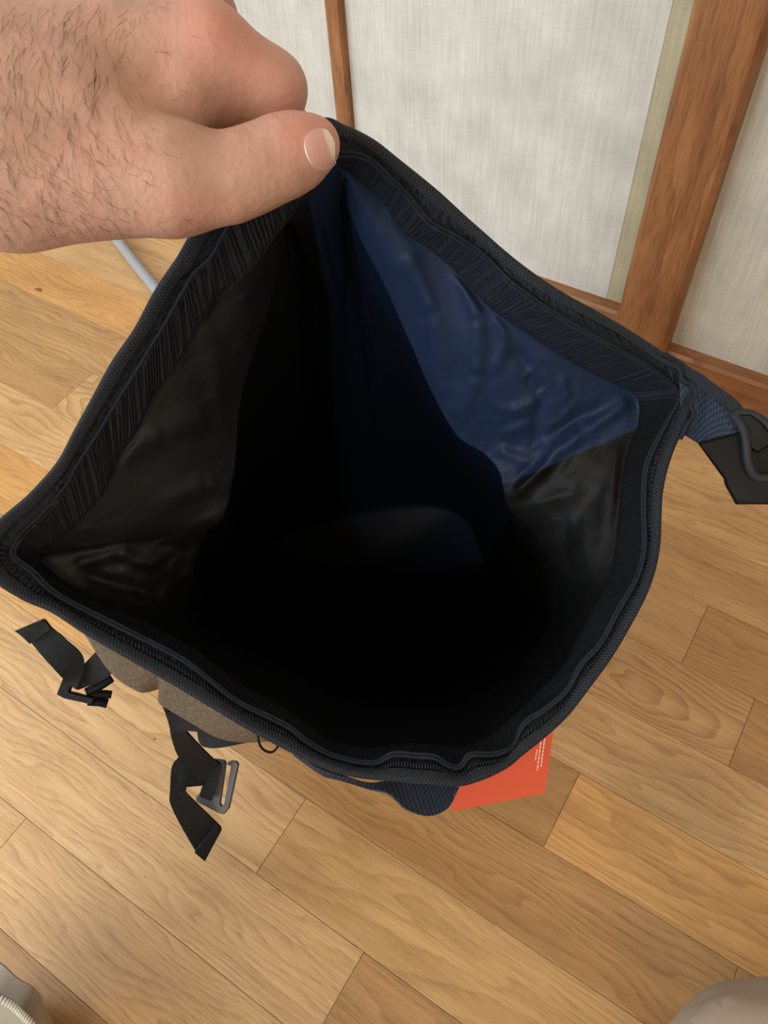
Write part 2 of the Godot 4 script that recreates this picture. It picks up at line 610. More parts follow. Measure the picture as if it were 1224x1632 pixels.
func make_walls() -> void:
	# room frame: x along the panelled wall, z away from it towards the viewer
	var back := setting("wall_back", "panelled wall of pale grass cloth framed in reddish brown wood", "wall")
	var vf := -0.785 * K        # front panels
	var vb := -0.822 * K        # panels set further back
	box_part("wall_body", back, Vector3(-2.3, 0, -1.15), Vector3(2.4, 2.5, vb - 0.03), mats["plaster"])
	var cloth: Material = mats["grass_cloth"]
	var wood: Material = mats["door_wood"]
	var post_l := -0.1905 * K
	var post_r := -0.1235 * K
	var top := 0.07 * K
	var rail_h := 0.452 * K
	# panels: far left, left of the post, right of the post
	box_part("cloth_panel", back, Vector3(-2.3, 0.02, vb - 0.03), Vector3(-0.630 * K, 2.5, vb), cloth, 0.001, 0, 2.4, Vector2(0.3, 0.1))
	box_part("cloth_panel", back, Vector3(-0.630 * K, 0.02, vb - 0.03), Vector3(-0.2235 * K, 2.5, vb), cloth, 0.001, 0, 2.4)
	box_part("cloth_panel", back, Vector3(post_r - 0.03, 0.02, vf - 0.03), Vector3(2.4, 2.5, vf), cloth, 0.001, 0, 2.4, Vector2(0.6, 0.4))
	var strip := box_part("olive_strip", back, Vector3(-0.2235 * K, 0.02, vb - 0.03), Vector3(post_l + 0.02, 2.5, vb - 0.0006), mats["olive_cloth"], 0.0005, 0, 2.4)
	strip.set_meta("label", "narrow olive tinted strip beside the post")
	# frame
	box_part("batten", back, Vector3(-0.6265 * K, top, vb - 0.01), Vector3(-0.6035 * K, 2.5, vb + 0.012), wood, 0.003, 1, 1.4)
	box_part("post", back, Vector3(post_l, 0.0, vf - 0.045), Vector3(post_r, 2.5, -0.760 * K), wood, 0.006, 1, 1.0, Vector2(0.13, 0.3))
	box_part("bottom_rail", back, Vector3(post_r - 0.01, 0.0, vf - 0.02), Vector3(2.4, top, -0.766 * K), wood, 0.004, 0, 1.0, Vector2(0.3, 0.55))
	box_part("bottom_rail", back, Vector3(-2.3, 0.0, vb - 0.02), Vector3(post_l + 0.01, top, -0.803 * K), wood, 0.004, 0, 1.0, Vector2(0.1, 0.25))
	box_part("cross_rail", back, Vector3(-2.3, rail_h, vb - 0.02), Vector3(post_l + 0.002, rail_h + 0.06, vb + 0.012), wood, 0.003, 0, 1.0)
	box_part("cross_rail", back, Vector3(post_r - 0.002, rail_h + 0.02, vf - 0.02), Vector3(2.4, rail_h + 0.08, vf + 0.012), wood, 0.003, 0, 1.0)
	# left wall with the window that lights the room
	var left := setting("wall_left", "plain plastered wall beyond the frame with the window in it", "wall")
	var p: Material = mats["plaster"]
	box_part("wall_body", left, Vector3(-2.3, 0, -0.95), Vector3(-2.1, 0.75, 2.8), p)
	box_part("wall_body", left, Vector3(-2.3, 2.15, -0.95), Vector3(-2.1, 2.5, 2.8), p)
	box_part("wall_body", left, Vector3(-2.3, 0.75, -0.95), Vector3(-2.1, 2.15, 0.05), p)
	box_part("wall_body", left, Vector3(-2.3, 0.75, 1.95), Vector3(-2.1, 2.15, 2.8), p)
	var win := setting("window_1", "white framed window in the left wall", "window")
	box_part("frame", win, Vector3(-2.24, 0.75, 0.05), Vector3(-2.16, 0.81, 1.95), p, 0.004)
	box_part("frame", win, Vector3(-2.24, 2.09, 0.05), Vector3(-2.16, 2.15, 1.95), p, 0.004)
	for z in [0.05, 0.97, 1.89]:
		box_part("frame", win, Vector3(-2.24, 0.81, z), Vector3(-2.16, 2.09, z + 0.06), p, 0.004)
	var right := setting("wall_right", "plain plastered wall on the right beyond the frame", "wall")
	box_part("wall_body", right, Vector3(2.2, 0, -0.95), Vector3(2.4, 2.5, 2.8), p)
	var win2 := setting("window_2", "white framed window in the wall behind the viewer", "window")
	box_part("frame", win2, Vector3(-1.9, 0.75, 2.66), Vector3(-0.2, 0.81, 2.74), p, 0.004)
	box_part("frame", win2, Vector3(-1.9, 2.09, 2.66), Vector3(-0.2, 2.15, 2.74), p, 0.004)
	for x in [-1.9, -1.08, -0.26]:
		box_part("frame", win2, Vector3(x, 0.81, 2.66), Vector3(x + 0.06, 2.09, 2.74), p, 0.004)
	var near := setting("wall_front", "plain plastered wall behind the viewer", "wall")
	box_part("wall_body", near, Vector3(-2.3, 0, 2.6), Vector3(2.4, 0.75, 2.8), p)
	box_part("wall_body", near, Vector3(-2.3, 2.15, 2.6), Vector3(2.4, 2.5, 2.8), p)
	box_part("wall_body", near, Vector3(-2.3, 0.75, 2.6), Vector3(-1.9, 2.15, 2.8), p)
	box_part("wall_body", near, Vector3(-0.2, 0.75, 2.6), Vector3(2.4, 2.15, 2.8), p)
	var ceil := setting("ceiling", "plain white ceiling", "ceiling")
	box_part("slab", ceil, Vector3(-2.3, 2.5, -1.15), Vector3(2.4, 2.65, 2.8), p)

# ---------------------------------------------------------------- the backpack
var rim_depth := [[0.0, 0.292], [0.5, 0.345], [1.0, 0.395], [1.5, 0.378], [2.0, 0.362], [2.5, 0.362], [3.0, 0.362], [3.5, 0.326], [4.0, 0.292]]
var outer_line := [[0.0, 508, 190], [0.08, 550, 199], [0.15, 600, 226], [0.23, 650, 265], [0.31, 700, 305], [0.39, 750, 352], [0.47, 800, 397], [0.55, 850, 435], [0.64, 900, 467], [0.73, 950, 495], [0.82, 1000, 524], [0.9, 1050, 556], [0.96, 1088, 585], [1.0, 1108, 618], [1.05, 1096, 665], [1.1, 1072, 722], [1.17, 1056, 785], [1.26, 1051, 868], [1.33, 1038, 925], [1.39, 1016, 976], [1.48, 977, 1043], [1.56, 939, 1097], [1.64, 890, 1156], [1.75, 821, 1213], [1.85, 777, 1240], [1.93, 733, 1252], [2.0, 689, 1250], [2.08, 640, 1246], [2.2, 560, 1236], [2.3, 499, 1215], [2.4, 446, 1190], [2.5, 391, 1160], [2.6, 320, 1118], [2.72, 240, 1071], [2.82, 144, 1016], [2.9, 82, 975], [2.96, 30, 953], [3.0, -18, 915], [3.04, -18, 848], [3.1, 44, 789], [3.17, 91, 736], [3.25, 118, 686], [3.33, 147, 633], [3.42, 176, 580], [3.51, 212, 528], [3.6, 244, 469], [3.7, 279, 416], [3.78, 310, 365], [3.86, 360, 310], [3.93, 430, 250]]
var cord_line := [[0.0, 500, 258], [0.06, 538, 246], [0.1, 570, 247], [0.15, 597, 260], [0.2, 626, 288], [0.25, 650, 312], [0.31, 685, 355], [0.37, 727, 378], [0.44, 770, 407], [0.51, 812, 449], [0.58, 863, 487], [0.66, 919, 522], [0.76, 982, 556], [0.84, 1025, 580], [0.92, 1060, 604], [0.98, 1082, 631], [1.03, 1067, 665], [1.08, 1046, 705], [1.14, 1029, 748], [1.21, 1026, 815], [1.27, 1027, 871], [1.33, 1016, 919], [1.41, 987, 970], [1.48, 958, 1024], [1.55, 926, 1060], [1.61, 904, 1100], [1.67, 869, 1130], [1.72, 834, 1155], [1.76, 817, 1190], [1.81, 786, 1202], [1.87, 750, 1203], [1.91, 733, 1222], [1.95, 715, 1220], [1.99, 693, 1207], [2.04, 662, 1204], [2.1, 627, 1202], [2.15, 600, 1215], [2.21, 565, 1213], [2.28, 525, 1202], [2.33, 490, 1182], [2.38, 459, 1158], [2.44, 424, 1140], [2.51, 380, 1119], [2.56, 343, 1091], [2.62, 302, 1058], [2.68, 261, 1034], [2.75, 213, 1010], [2.82, 165, 986], [2.89, 113, 960], [2.94, 79, 938], [2.98, 51, 910], [3.02, 21, 884], [3.06, 34, 854], [3.1, 69, 820], [3.15, 103, 780], [3.2, 130, 734], [3.27, 162, 686], [3.33, 188, 642], [3.39, 212, 604], [3.47, 244, 551], [3.53, 268, 511], [3.6, 291, 469], [3.66, 312, 434], [3.71, 340, 408], [3.8, 374, 350], [3.9, 430, 295]]
var tape_line := [[0.0, 500, 300], [0.08, 544, 266], [0.14, 577, 287], [0.2, 603, 312], [0.28, 636, 366], [0.36, 685, 399], [0.44, 732, 440], [0.53, 778, 490], [0.62, 829, 525], [0.7, 880, 559], [0.8, 931, 589], [0.9, 982, 614], [0.97, 1010, 630], [1.02, 1017, 670], [1.1, 995, 741], [1.22, 984, 843], [1.33, 972, 915], [1.41, 943, 972], [1.53, 902, 1053], [1.62, 862, 1097], [1.72, 821, 1138], [1.83, 773, 1176], [1.92, 730, 1190], [2.03, 662, 1184], [2.15, 595, 1190], [2.28, 525, 1178], [2.38, 462, 1132], [2.5, 388, 1092], [2.62, 308, 1032], [2.75, 220, 985], [2.85, 140, 950], [2.94, 95, 922], [3.0, 62, 893], [3.06, 70, 877], [3.1, 99, 857], [3.16, 125, 834], [3.24, 165, 788], [3.33, 191, 729], [3.4, 223, 680], [3.47, 246, 631], [3.55, 285, 582], [3.62, 312, 533], [3.7, 344, 477], [3.8, 400, 428], [3.9, 445, 370]]
var fold_line := [[0.0, 545, 480, 0.50], [0.08, 546, 300, 0.335], [0.13, 556, 330, 0.345], [0.2, 574, 380, 0.357], [0.3, 614, 458, 0.377], [0.42, 653, 547, 0.398], [0.55, 687, 625, 0.418], [0.7, 726, 694, 0.433], [0.85, 770, 724, 0.437], [1.0, 795, 756, 0.437], [1.1, 808, 806, 0.445], [1.22, 850, 850, 0.45], [1.35, 880, 910, 0.45], [1.5, 880, 985, 0.465], [1.65, 830, 1060, 0.455], [1.83, 765, 1110, 0.45], [2.0, 690, 1130, 0.45], [2.2, 560, 1118, 0.455], [2.4, 450, 1062, 0.46], [2.6, 350, 1012, 0.475], [2.75, 303, 965, 0.45], [2.88, 308, 915, 0.43], [3.0, 329, 850, 0.415], [3.15, 359, 821, 0.408], [3.3, 376, 743, 0.402], [3.45, 383, 654, 0.392], [3.6, 398, 586, 0.38], [3.72, 430, 490, 0.368], [3.82, 444, 420, 0.355], [3.92, 452, 345, 0.335], [3.96, 490, 430, 0.45]]

func along(line: Array, s: float, deep: float) -> Vector3:      # (x, y, depth) at s, smoothly round the closed line
	s = fposmod(s, 4.0)
	var n := line.size()
	var k := n - 1
	for j in n:
		if line[j][0] > s:
			k = j - 1
			break
	var a: Array = line[(k + n) % n]
	var d: Array = line[(k + 1) % n]
	var p: Array = line[(k - 1 + n) % n]
	var q: Array = line[(k + 2) % n]
	var s0: float = a[0]
	var s1: float = d[0] + (4.0 if k == n - 1 else 0.0)
	var f := (s - s0) / (s1 - s0)
	var out := Vector3.ZERO
	for c in (3 if a.size() > 3 else 2):
		out[c] = cubic_interpolate(a[c + 1], d[c + 1], p[c + 1], q[c + 1], f)
		if c == 2:
			out[c] = lerpf(a[3], d[3], f)
	if a.size() < 4:
		out.z = rim_at(s) + deep
	return out

func rim_at(s: float) -> float:
	s = fposmod(s, 4.0)
	for k in rim_depth.size() - 1:
		if s <= rim_depth[k + 1][0]:
			var f: float = (s - rim_depth[k][0]) / (rim_depth[k + 1][0] - rim_depth[k][0])
			f = f * f * (3.0 - 2.0 * f) * 0.5 + f * 0.5
			return lerpf(rim_depth[k][1], rim_depth[k + 1][1], f)
	return rim_depth[0][1]

var bag_foot: Vector3

func outward(p: Vector3) -> Vector3:      # away from the bag's leaning axis
	var top := P(560, 770, 0.36)
	var axis := (bag_foot - top).normalized()
	var e := p - top
	return (e - axis * e.dot(axis)).normalized()

func Q(q: Vector3) -> Vector3:
	return P(q.x, q.y, q.z)

func at_outer(s: float) -> Vector3: return Q(along(outer_line, s, 0.0))
func at_cord(s: float) -> Vector3: return Q(along(cord_line, s, 0.008))
func at_tape(s: float) -> Vector3: return Q(along(tape_line, s, 0.024))

# folds and creases of the lining: from, to, half width in pixels, height in mm
var creases := [[648, 400, 690, 500, 16, 4.2], [690, 500, 702, 640, 18, 3.8], [732, 430, 762, 510, 13, 4.1], [762, 510, 760, 600, 15, 4.3], [760, 600, 728, 668, 16, 3.4], [792, 500, 806, 545, 10, 2.9], [806, 545, 790, 590, 10, 2.6],
	[822, 560, 845, 590, 10, -3.1], [838, 600, 862, 625, 11, -3.4], [815, 655, 860, 640, 10, 3.4], [800, 690, 852, 676, 11, 3.6], [860, 640, 850, 720, 12, -3.4], [790, 715, 860, 745, 10, 2.9], [895, 600, 905, 640, 8, 2.4],
	[868, 735, 930, 690, 12, 4.8], [930, 690, 1005, 640, 11, 4.1], [880, 690, 950, 650, 10, -3.6], [820, 790, 880, 735, 10, 3.8], [826, 760, 872, 722, 8, -2.9],
	[184, 730, 262, 690, 18, 3.0], [262, 690, 330, 660, 22, 1.8], [262, 800, 330, 770, 16, 3.2], [330, 770, 368, 776, 14, 2.6], [270, 868, 362, 812, 12, 2.6], [120, 900, 190, 880, 10, 2.6], [190, 880, 250, 905, 10, 2.4], [130, 915, 240, 950, 9, -2.2], [240, 890, 300, 930, 12, 3.0], [200, 940, 290, 985, 9, 2.0], [230, 860, 310, 875, 12, -2.6],
	[330, 480, 372, 560, 18, -2.2], [380, 470, 410, 520, 14, 2.2], [300, 560, 330, 640, 24, -1.6], [345, 590, 350, 640, 14, 1.8], [500, 380, 560, 520, 14, 4.0], [560, 520, 610, 640, 16, 4.0],
	[870, 900, 950, 770, 22, -2.6], [960, 860, 985, 700, 14, 2.0], [880, 870, 900, 930, 12, 2.2], [850, 1040, 930, 920, 18, -2.0], [620, 1150, 820, 1090, 22, -2.2]]

func crease_at(p: Vector2) -> float:
	var h := 0.0
	for q in creases:
		var a := Vector2(q[0], q[1])
		var d := Vector2(q[2], q[3]) - a
		var f := clampf((p - a).dot(d) / d.length_squared(), 0.0, 1.0)
		var gap := p.distance_squared_to(a + d * f)
		var w: float = q[4]
		if gap < w * w * 7.0:
			h += q[5] * 0.001 * exp(-gap / (w * w)) * (0.35 + 0.65 * smoothstep(0.0, 0.15, f) * (1.0 - smoothstep(0.85, 1.0, f)) + 0.0)
	return h

func make_backpack() -> void:
	var foot := on_floor(590, 925)
	bag_foot = foot
	var bag := thing("backpack", "open roll top backpack of beige canvas with a navy lining, standing on the parquet", "backpack", foot)
	var N := 560
	var ex := (on_floor(850, 750) - on_floor(350, 850)).normalized()
	var ez := Vector3(-ex.z, 0, ex.x)
	var base_at := func(s: float, size: float, y: float) -> Vector3:
		var a := (s - 1.0) * PI / 2
		var c := cos(a)
		var d := sin(a)
		return foot + ex * signf(c) * pow(absf(c), 0.6) * 0.15 * size + ez * signf(d) * pow(absf(d), 0.6) * 0.095 * size + Vector3(0, y, 0)
	# lining: from the tape down over the folds to the bottom
	var axis := (foot - P(560, 770, 0.36)).normalized()
	var crumple := noise(91, 26.0, 3)
	crumple.fractal_type = FastNoiseLite.FRACTAL_RIDGED
	var rows := []
	var tones := []
	var NR := 64
	for r in NR:
		rows.append(PackedVector3Array())
		tones.append(PackedColorArray())
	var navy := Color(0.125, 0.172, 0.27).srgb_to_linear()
	var side_shade := Color(0.088, 0.095, 0.108).srgb_to_linear()  # navy nylon with the shade of the side panel painted in
	var front_shade := Color(0.068, 0.069, 0.073).srgb_to_linear()  # navy nylon with the deeper shade of front and bottom painted in
	for k in N:
		var s := 4.0 * k / N
		var v := along(tape_line, s, 0.024)
		var f := along(fold_line, s, 0.0)
		var p0 := Q(v)
		var p2 := Q(f)
		var panel := front_shade      # one navy fabric; side and front panels darkened to paint in their shade
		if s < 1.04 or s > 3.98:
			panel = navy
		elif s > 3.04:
			panel = side_shade
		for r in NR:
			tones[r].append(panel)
		var mid := Vector2(v.x, v.y).lerp(Vector2(f.x, f.y), 0.5)
		var p1 := P(mid.x, mid.y, lerpf(v.z, f.z, 0.5) - 0.006)
		var p3 := Q(f).lerp(base_at.call(s, 0.94, 0.02), 0.35) + outward(Q(f)) * 0.012
		var p4: Vector3 = base_at.call(s, 0.94, 0.012)
		var side := smoothstep(0.85, 1.05, absf(s - 2.0)) * smoothstep(0.05, 0.45, 2.0 - absf(s - 2.0))
		var under := p2 + outward(p2) * lerpf(0.004, 0.032, side) + axis * 0.03
		var above := [p0, p1, p2]
		var below := [p2, under, p3, p4]
		var top := at_cord(s)
		for r in NR:
			var g := 0.0
			if r < 2:
				rows[r].append(top.lerp(p0, r / 2.0) + (p0 - eye).normalized() * 0.0015)
				continue
			g = (r - 2.0) / (NR - 3.0)
			g = g * 4.0 if g < 0.0 else (g / 0.7 * 2.0 if g < 0.7 else 2.0 + (g - 0.7) / 0.3 * 2.0)
			var p := spline(above, g) if g < 2.0 else spline(below, minf((g - 2.0) * 1.5, 2.9999))
			var px := seen_at(p)
			var fade := smoothstep(0.0, 0.25, g) * (1.0 - smoothstep(2.0, 2.6, g))
			var near_corner := smoothstep(180.0, 40.0, px.distance_to(Vector2(860, 700))) + smoothstep(170.0, 40.0, px.distance_to(Vector2(230, 930)))
			var h := crease_at(px) + (crumple.get_noise_3dv(p) * (0.0007 + 0.0022 * near_corner))
			rows[r].append(p + (eye - p).normalized() * h * fade)
	var b := Build.new()
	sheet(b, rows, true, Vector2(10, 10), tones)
	var c := b.point(foot + Vector3(0, 0.012, 0), Vector2.ZERO, front_shade)
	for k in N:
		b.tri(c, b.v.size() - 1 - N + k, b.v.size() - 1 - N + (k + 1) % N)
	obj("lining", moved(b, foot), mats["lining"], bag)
	# outer shell of canvas
	var shell := []
	for r in 34:
		shell.append(PackedVector3Array())
	for k in N:
		var s := 4.0 * k / N
		var o := along(outer_line, s, 0.0)
		var e := (at_cord(s) - at_outer(s)) * 0.3
		var dir := (Vector2(o.x, o.y) - Vector2(600, 790))
		var bump := smoothstep(2.36, 2.56, s) * (1.0 - smoothstep(2.74, 2.88, s))
		var q1 := Vector2(600, 790) + dir * (lerpf(0.955, 0.99, bump) - 0.12 * exp(-pow((fposmod(s + 2.0, 4.0) - 2.0) / 0.15, 2.0))) + Vector2(-0.5, 0.86) * 40.0 * bump
		var q2 := Vector2(600, 790) + dir * 0.80 + Vector2(-0.5, 0.86) * 26.0 * bump
		var groove := exp(-pow((s - 2.695) / 0.012, 2.0))
		var fq := Q(along(fold_line, s, 0.0))
		var low: Vector3 = fq.lerp(base_at.call(s, 0.94, 0.02), 0.35) + outward(fq) * 0.04
		var side := smoothstep(0.85, 1.05, absf(s - 2.0)) * smoothstep(0.05, 0.45, 2.0 - absf(s - 2.0))
		var wall := fq.lerp(P(q2.x, q2.y, o.z + 0.17), bump) + outward(fq) * lerpf(0.022, 0.06, side) * (1.0 - bump)
		var wall_px := seen_at(wall) - Vector2(600, 790)
		if wall_px.length() > dir.length() * 0.9 and bump < 0.01:
			wall_px = wall_px.normalized() * dir.length() * 0.9
			wall = P(600 + wall_px.x, 790 + wall_px.y, seen_depth(wall) + 0.01)
		var pts := [at_outer(s) + e, P(q1.x, q1.y, o.z + 0.055) - (at_outer(s) - P(600, 790, o.z)).normalized() * 0.008 * groove, wall, low, base_at.call(s, 1.05, 0.004)]
		for r in 34:
			shell[r].append(spline(pts, minf(r / 33.0 * 4.0, 3.9999)))
	b = Build.new()
	var backwards := []
	for r in 34:
		backwards.append(shell[33 - r])
	sheet(b, backwards, true, Vector2(100, 100))
	c = b.point(foot + Vector3(0, 0.003, 0))
	for k in N:
		b.tri(c, (k + 1) % N, k)
	obj("shell", moved(b, foot), mats["canvas"], bag)
	# woven binding on the very edge: a rounded flat band folded over the rim
	rows = []
	var prof := []
	for k in 11:
		var a := PI * (0.5 + k / 10.0)
		prof.append(Vector2(cos(a) * 0.16 + 0.16, sin(a)))
	prof = [Vector2(0.44, 0.9), Vector2(0.3, 1.08)] + prof.map(func(q: Vector2) -> Vector2: return Vector2(q.x, q.y)) + [Vector2(0.3, -1.05), Vector2(0.44, -1.0)]
	for k in N:
		var s := 4.0 * k / N
		var o := at_outer(s)
		var cd := at_cord(s)
		var e := cd - o
		var t := (at_outer(s + 0.01) - at_outer(s - 0.01)).normalized()
		e = e - t * e.dot(t)
		var up := t.cross(e).normalized()
		if up.dot(eye - o) < 0:
			up = -up
		var row := PackedVector3Array()
		for q in prof:
			row.append(o + e * q.x + up * q.y * 0.0019)
		rows.append(row)
	rows.append(rows[0])
	b = Build.new()
	sheet(b, rows, false, Vector2(100, 100))
	if b.n[b.v.size() / 4].dot(eye - b.v[b.v.size() / 4]) < 0:
		rows.reverse()
		b = Build.new()
		sheet(b, rows, false, Vector2(100, 100))
	obj("binding", moved(b, foot), mats["binding"], bag)
	# fuzzy loop tape between binding and cord
	var fuzz := noise(17, 420.0, 2)
	rows = []
	for r in 10:
		var row := PackedVector3Array()
		for k in 1400:
			var s := 4.0 * k / 1400
			var o := at_outer(s)
			var p := o.lerp(at_cord(s), 0.42 + 0.62 * r / 9.0)
			var dip := -0.0008 * sin(PI * r / 9.0)
			row.append(p + (eye - p).normalized() * (dip + fuzz.get_noise_3dv(p) * 0.0026))
		rows.append(row)
	b = Build.new()
	sheet(b, rows, true, Vector2(100, 100))
	obj("loop_tape", moved(b, foot), mats["fuzz"], bag)
	# zipper teeth in the gap on the near sides
	b = Build.new()
	var step := 1.02
	while step < 3.03:
		var o := at_outer(step)
		var cd := at_cord(step)
		var e := cd - o
		var t := (at_outer(step + 0.01) - o).normalized()
		var mid := o + e * 0.66 + (eye - o).normalized() * 0.0006
		var l := e.normalized() * minf(0.0018, e.length() * 0.14)
		var up := t.cross(e).normalized() * 0.0009
		tube(b, [mid - l, mid - l * 0.4 + (eye - o).normalized() * 0.0007, mid + l * 0.4 + (eye - o).normalized() * 0.0007, mid + l], 0.00042, 5)
		step += 0.0075
	var teeth := obj("zipper_teeth", moved(b, foot), mats["zip_teeth"], bag)
	teeth.set_meta("kind", "stuff")
	# double corded piping
	for side in [-1.0, 1.0]:
		var path := []
		for k in N:
			var s := 4.0 * k / N
			var p := at_cord(s)
			var e := (p - at_outer(s)).normalized()
			path.append(p + e * 0.0008 * side + (eye - p).normalized() * 0.0010)
		b = Build.new()
		tube(b, path, 0.0009, 8, true)
		obj("piping", moved(b, foot), mats["cord"], bag)
	# ribbed hook tape along the two far sides, plain fuzzy tape along the two near sides
	for part in [[3.05, 4.0, true, "shaded_hook_tape"], [4.0, 4.985, true, "hook_tape"], [0.985, 3.05, false, "loop_tape"]]:
		var long := 800 if part[2] else 700
		rows = []
		var cols := 12
		var run := 0.0
		var last := at_cord(part[0])
		var lines := []
		for k in long + 1:
			var s: float = lerpf(part[0], part[1], float(k) / long)
			var a := at_cord(s)
			var d := at_tape(s)
			run += a.distance_to(last)
			last = a
			var row := PackedVector3Array()
			var wob := fuzz.get_noise_1d(run * 0.4) * 0.6
			for j in cols + 1:
				var f := float(j) / cols
				var p := a.lerp(d, f * (1.0 + 0.05 * wob))
				var lift := 0.0016
				if part[2]:
					var ph := run / 0.0026 + 1.8 * fuzz.get_noise_1d(run * 0.25 + 50.0) - f * 0.5
					lift += 0.0024 * (pow(absf(sin(PI * ph)), 0.5) - 0.5) * (1.0 - 0.3 * f) + fuzz.get_noise_3dv(p) * 0.0004
				else:
					lift += fuzz.get_noise_3dv(p) * 0.0014
				if j == cols:
					lift = -0.0006
				row.append(p + (eye - p).normalized() * lift)
			rows.append(row)
		rows.reverse()
		b = Build.new()
		sheet(b, rows, false, Vector2(100, 100))
		if b.n[b.v.size() / 2].dot(eye - b.v[b.v.size() / 2]) < 0:
			rows.reverse()
			b = Build.new()
			sheet(b, rows, false, Vector2(100, 100))
		obj("tape", moved(b, foot), mats[part[3]], bag).set_meta("label", {"hook_tape": "ribbed navy hook tape", "shaded_hook_tape": "ribbed hook tape with shade painted into its colour", "loop_tape": "fuzzy black loop tape"}[part[3]])
	# the cord ends in small loops at the buckle corner
	b = Build.new()
	var wave := []
	for q in [[1010, 548, 0.394], [1035, 562, 0.392], [1062, 578, 0.39], [1082, 588, 0.39], [1088, 606, 0.39], [1104, 614, 0.39], [1109, 630, 0.39], [1100, 645, 0.391], [1106, 660, 0.392], [1094, 678, 0.392], [1084, 700, 0.393]]:
		wave.append(P(q[0], q[1], q[2] - 0.004))
	var smooth_wave := []
	for k in (wave.size() - 1) * 5 + 1:
		smooth_wave.append(spline(wave, k / 5.0))
	tube(b, smooth_wave, 0.0012, 8)
	obj("cord_end", moved(b, foot), mats["cord"], bag)
	# buckle strap at the right corner
	b = Build.new()
	strap(b, [[1082, 580, 0.397, 1088, 690, 0.402], [1125, 600, 0.392, 1104, 700, 0.398], [1158, 640, 0.386, 1122, 712, 0.392], [1182, 688, 0.382, 1130, 716, 0.389]], 0.0016, 8, 8)
	obj("side_strap", moved(b, foot), mats["navy_webbing"], bag)
	b = Build.new()
	strap(b, [[1060, 562, 0.392, 1072, 590, 0.390], [1100, 586, 0.388, 1110, 615, 0.387], [1140, 614, 0.383, 1144, 640, 0.382], [1176, 642, 0.379, 1172, 668, 0.379], [1188, 668, 0.379, 1168, 684, 0.380]], 0.0022, 8, 6)
	obj("side_strap", moved(b, foot), mats["binding"], bag)
	# female half of the side release buckle
	var bk := Build.new()
	var body := []
	for q in [[1112, 706, 0.388], [1170, 690, 0.383], [1206, 680, 0.380], [1236, 690, 0.378], [1262, 760, 0.380], [1262, 796, 0.382], [1224, 803, 0.384], [1172, 803, 0.388], [1166, 792, 0.389], [1155, 772, 0.389], [1154, 764, 0.389], [1148, 756, 0.389]]:
		body.append(P(q[0], q[1], q[2]))
	plate(bk, body, 0.006, 0.0012)
	var buckle := obj("buckle", moved(bk, foot), mats["black_plastic"], bag)
	bk = Build.new()
	var edge := []
	for q in [[1168, 662, 0.375], [1178, 672, 0.373], [1186, 690, 0.372], [1190, 712, 0.372], [1192, 735, 0.373], [1200, 755, 0.374], [1214, 762, 0.374], [1236, 758, 0.373], [1248, 735, 0.372], [1240, 708, 0.371], [1226, 680, 0.371], [1206, 664, 0.372], [1186, 658, 0.374], [1168, 662, 0.375]]:
		edge.append(P(q[0], q[1], q[2]))
	var edge2 := []
	for k in (edge.size() - 1) * 5:
		edge2.append(spline(edge, k / 5.0))
	tube(bk, edge2, 0.0021, 8, true)
	obj("frame", moved(bk, foot), mats["grey_rim_plastic"], buckle)
	bk = Build.new()
	var arch := []
	for q in [[1176, 662, 0.374], [1196, 659, 0.372], [1214, 672, 0.371], [1230, 694, 0.371], [1236, 716, 0.371], [1222, 712, 0.372], [1208, 722, 0.373], [1194, 716, 0.374], [1188, 690, 0.374]]:
		arch.append(P(q[0], q[1], q[2]))
	plate(bk, arch, 0.004, 0.0012)
	obj("arch", moved(bk, foot), mats["black_plastic"], buckle)
	# strap with the male buckle at the left
	b = Build.new()
	strap(b, [[190, 1010, 0.52, 215, 1052, 0.52], [156, 1036, 0.535, 184, 1070, 0.535], [136, 1056, 0.545, 158, 1086, 0.55], [112, 1080, 0.555, 124, 1100, 0.56]], 0.0014, 8, 6)
	strap(b, [[108, 1086, 0.553, 124, 1098, 0.55], [96, 1075, 0.54, 134, 1050, 0.54], [70, 1046, 0.535, 105, 1018, 0.533], [49, 1021, 0.535, 84, 1000, 0.532], [38, 1012, 0.536, 70, 987, 0.532]], 0.0014, 8, 6)
	strap(b, [[50, 1023, 0.533, 84, 1001, 0.530], [38, 1012, 0.531, 74, 988, 0.529], [27, 1004, 0.531, 69, 986, 0.528]], 0.003, 6, 6)
	obj("webbing_tail", moved(b, foot), mats["black_webbing"], bag)
	bk = Build.new()
	var frame := []
	for q in [[101, 1082], [92, 1106], [103, 1112], [148, 1122], [152, 1112], [112, 1102], [117, 1086]]:
		frame.append(P(q[0], q[1], 0.553))
	plate(bk, frame, 0.005, 0.0008)
	buckle = obj("buckle", moved(bk, foot), mats["black_plastic"], bag)
	for q in [[[138, 1104], [160, 1092], [178, 1080], 3.4], [[140, 1110], [162, 1106], [178, 1107], 2.8], [[140, 1117], [158, 1118], [171, 1121], 3.4]]:
		bk = Build.new()
		var pr := []
		for k in 3:
			pr.append(P(q[k][0], q[k][1], 0.556 + 0.002 * k))
		var pr2 := []
		for k in 11:
			pr2.append(spline(pr, k / 5.0))
		tube(bk, pr2, q[3] * 0.556 / FOCAL * 2.3, 10, false, 0.7)
		obj("prong", moved(bk, foot), mats["black_plastic"], buckle)
	# strap with the metal hook, twisted on itself
	b = Build.new()
	strap(b, [[258, 1122, 0.47, 272, 1140, 0.475], [264, 1131, 0.475, 274, 1162, 0.48], [300, 1134, 0.47, 300, 1163, 0.475], [360, 1150, 0.45, 345, 1168, 0.46], [420, 1172, 0.43, 400, 1180, 0.44]], 0.0014, 8, 6)
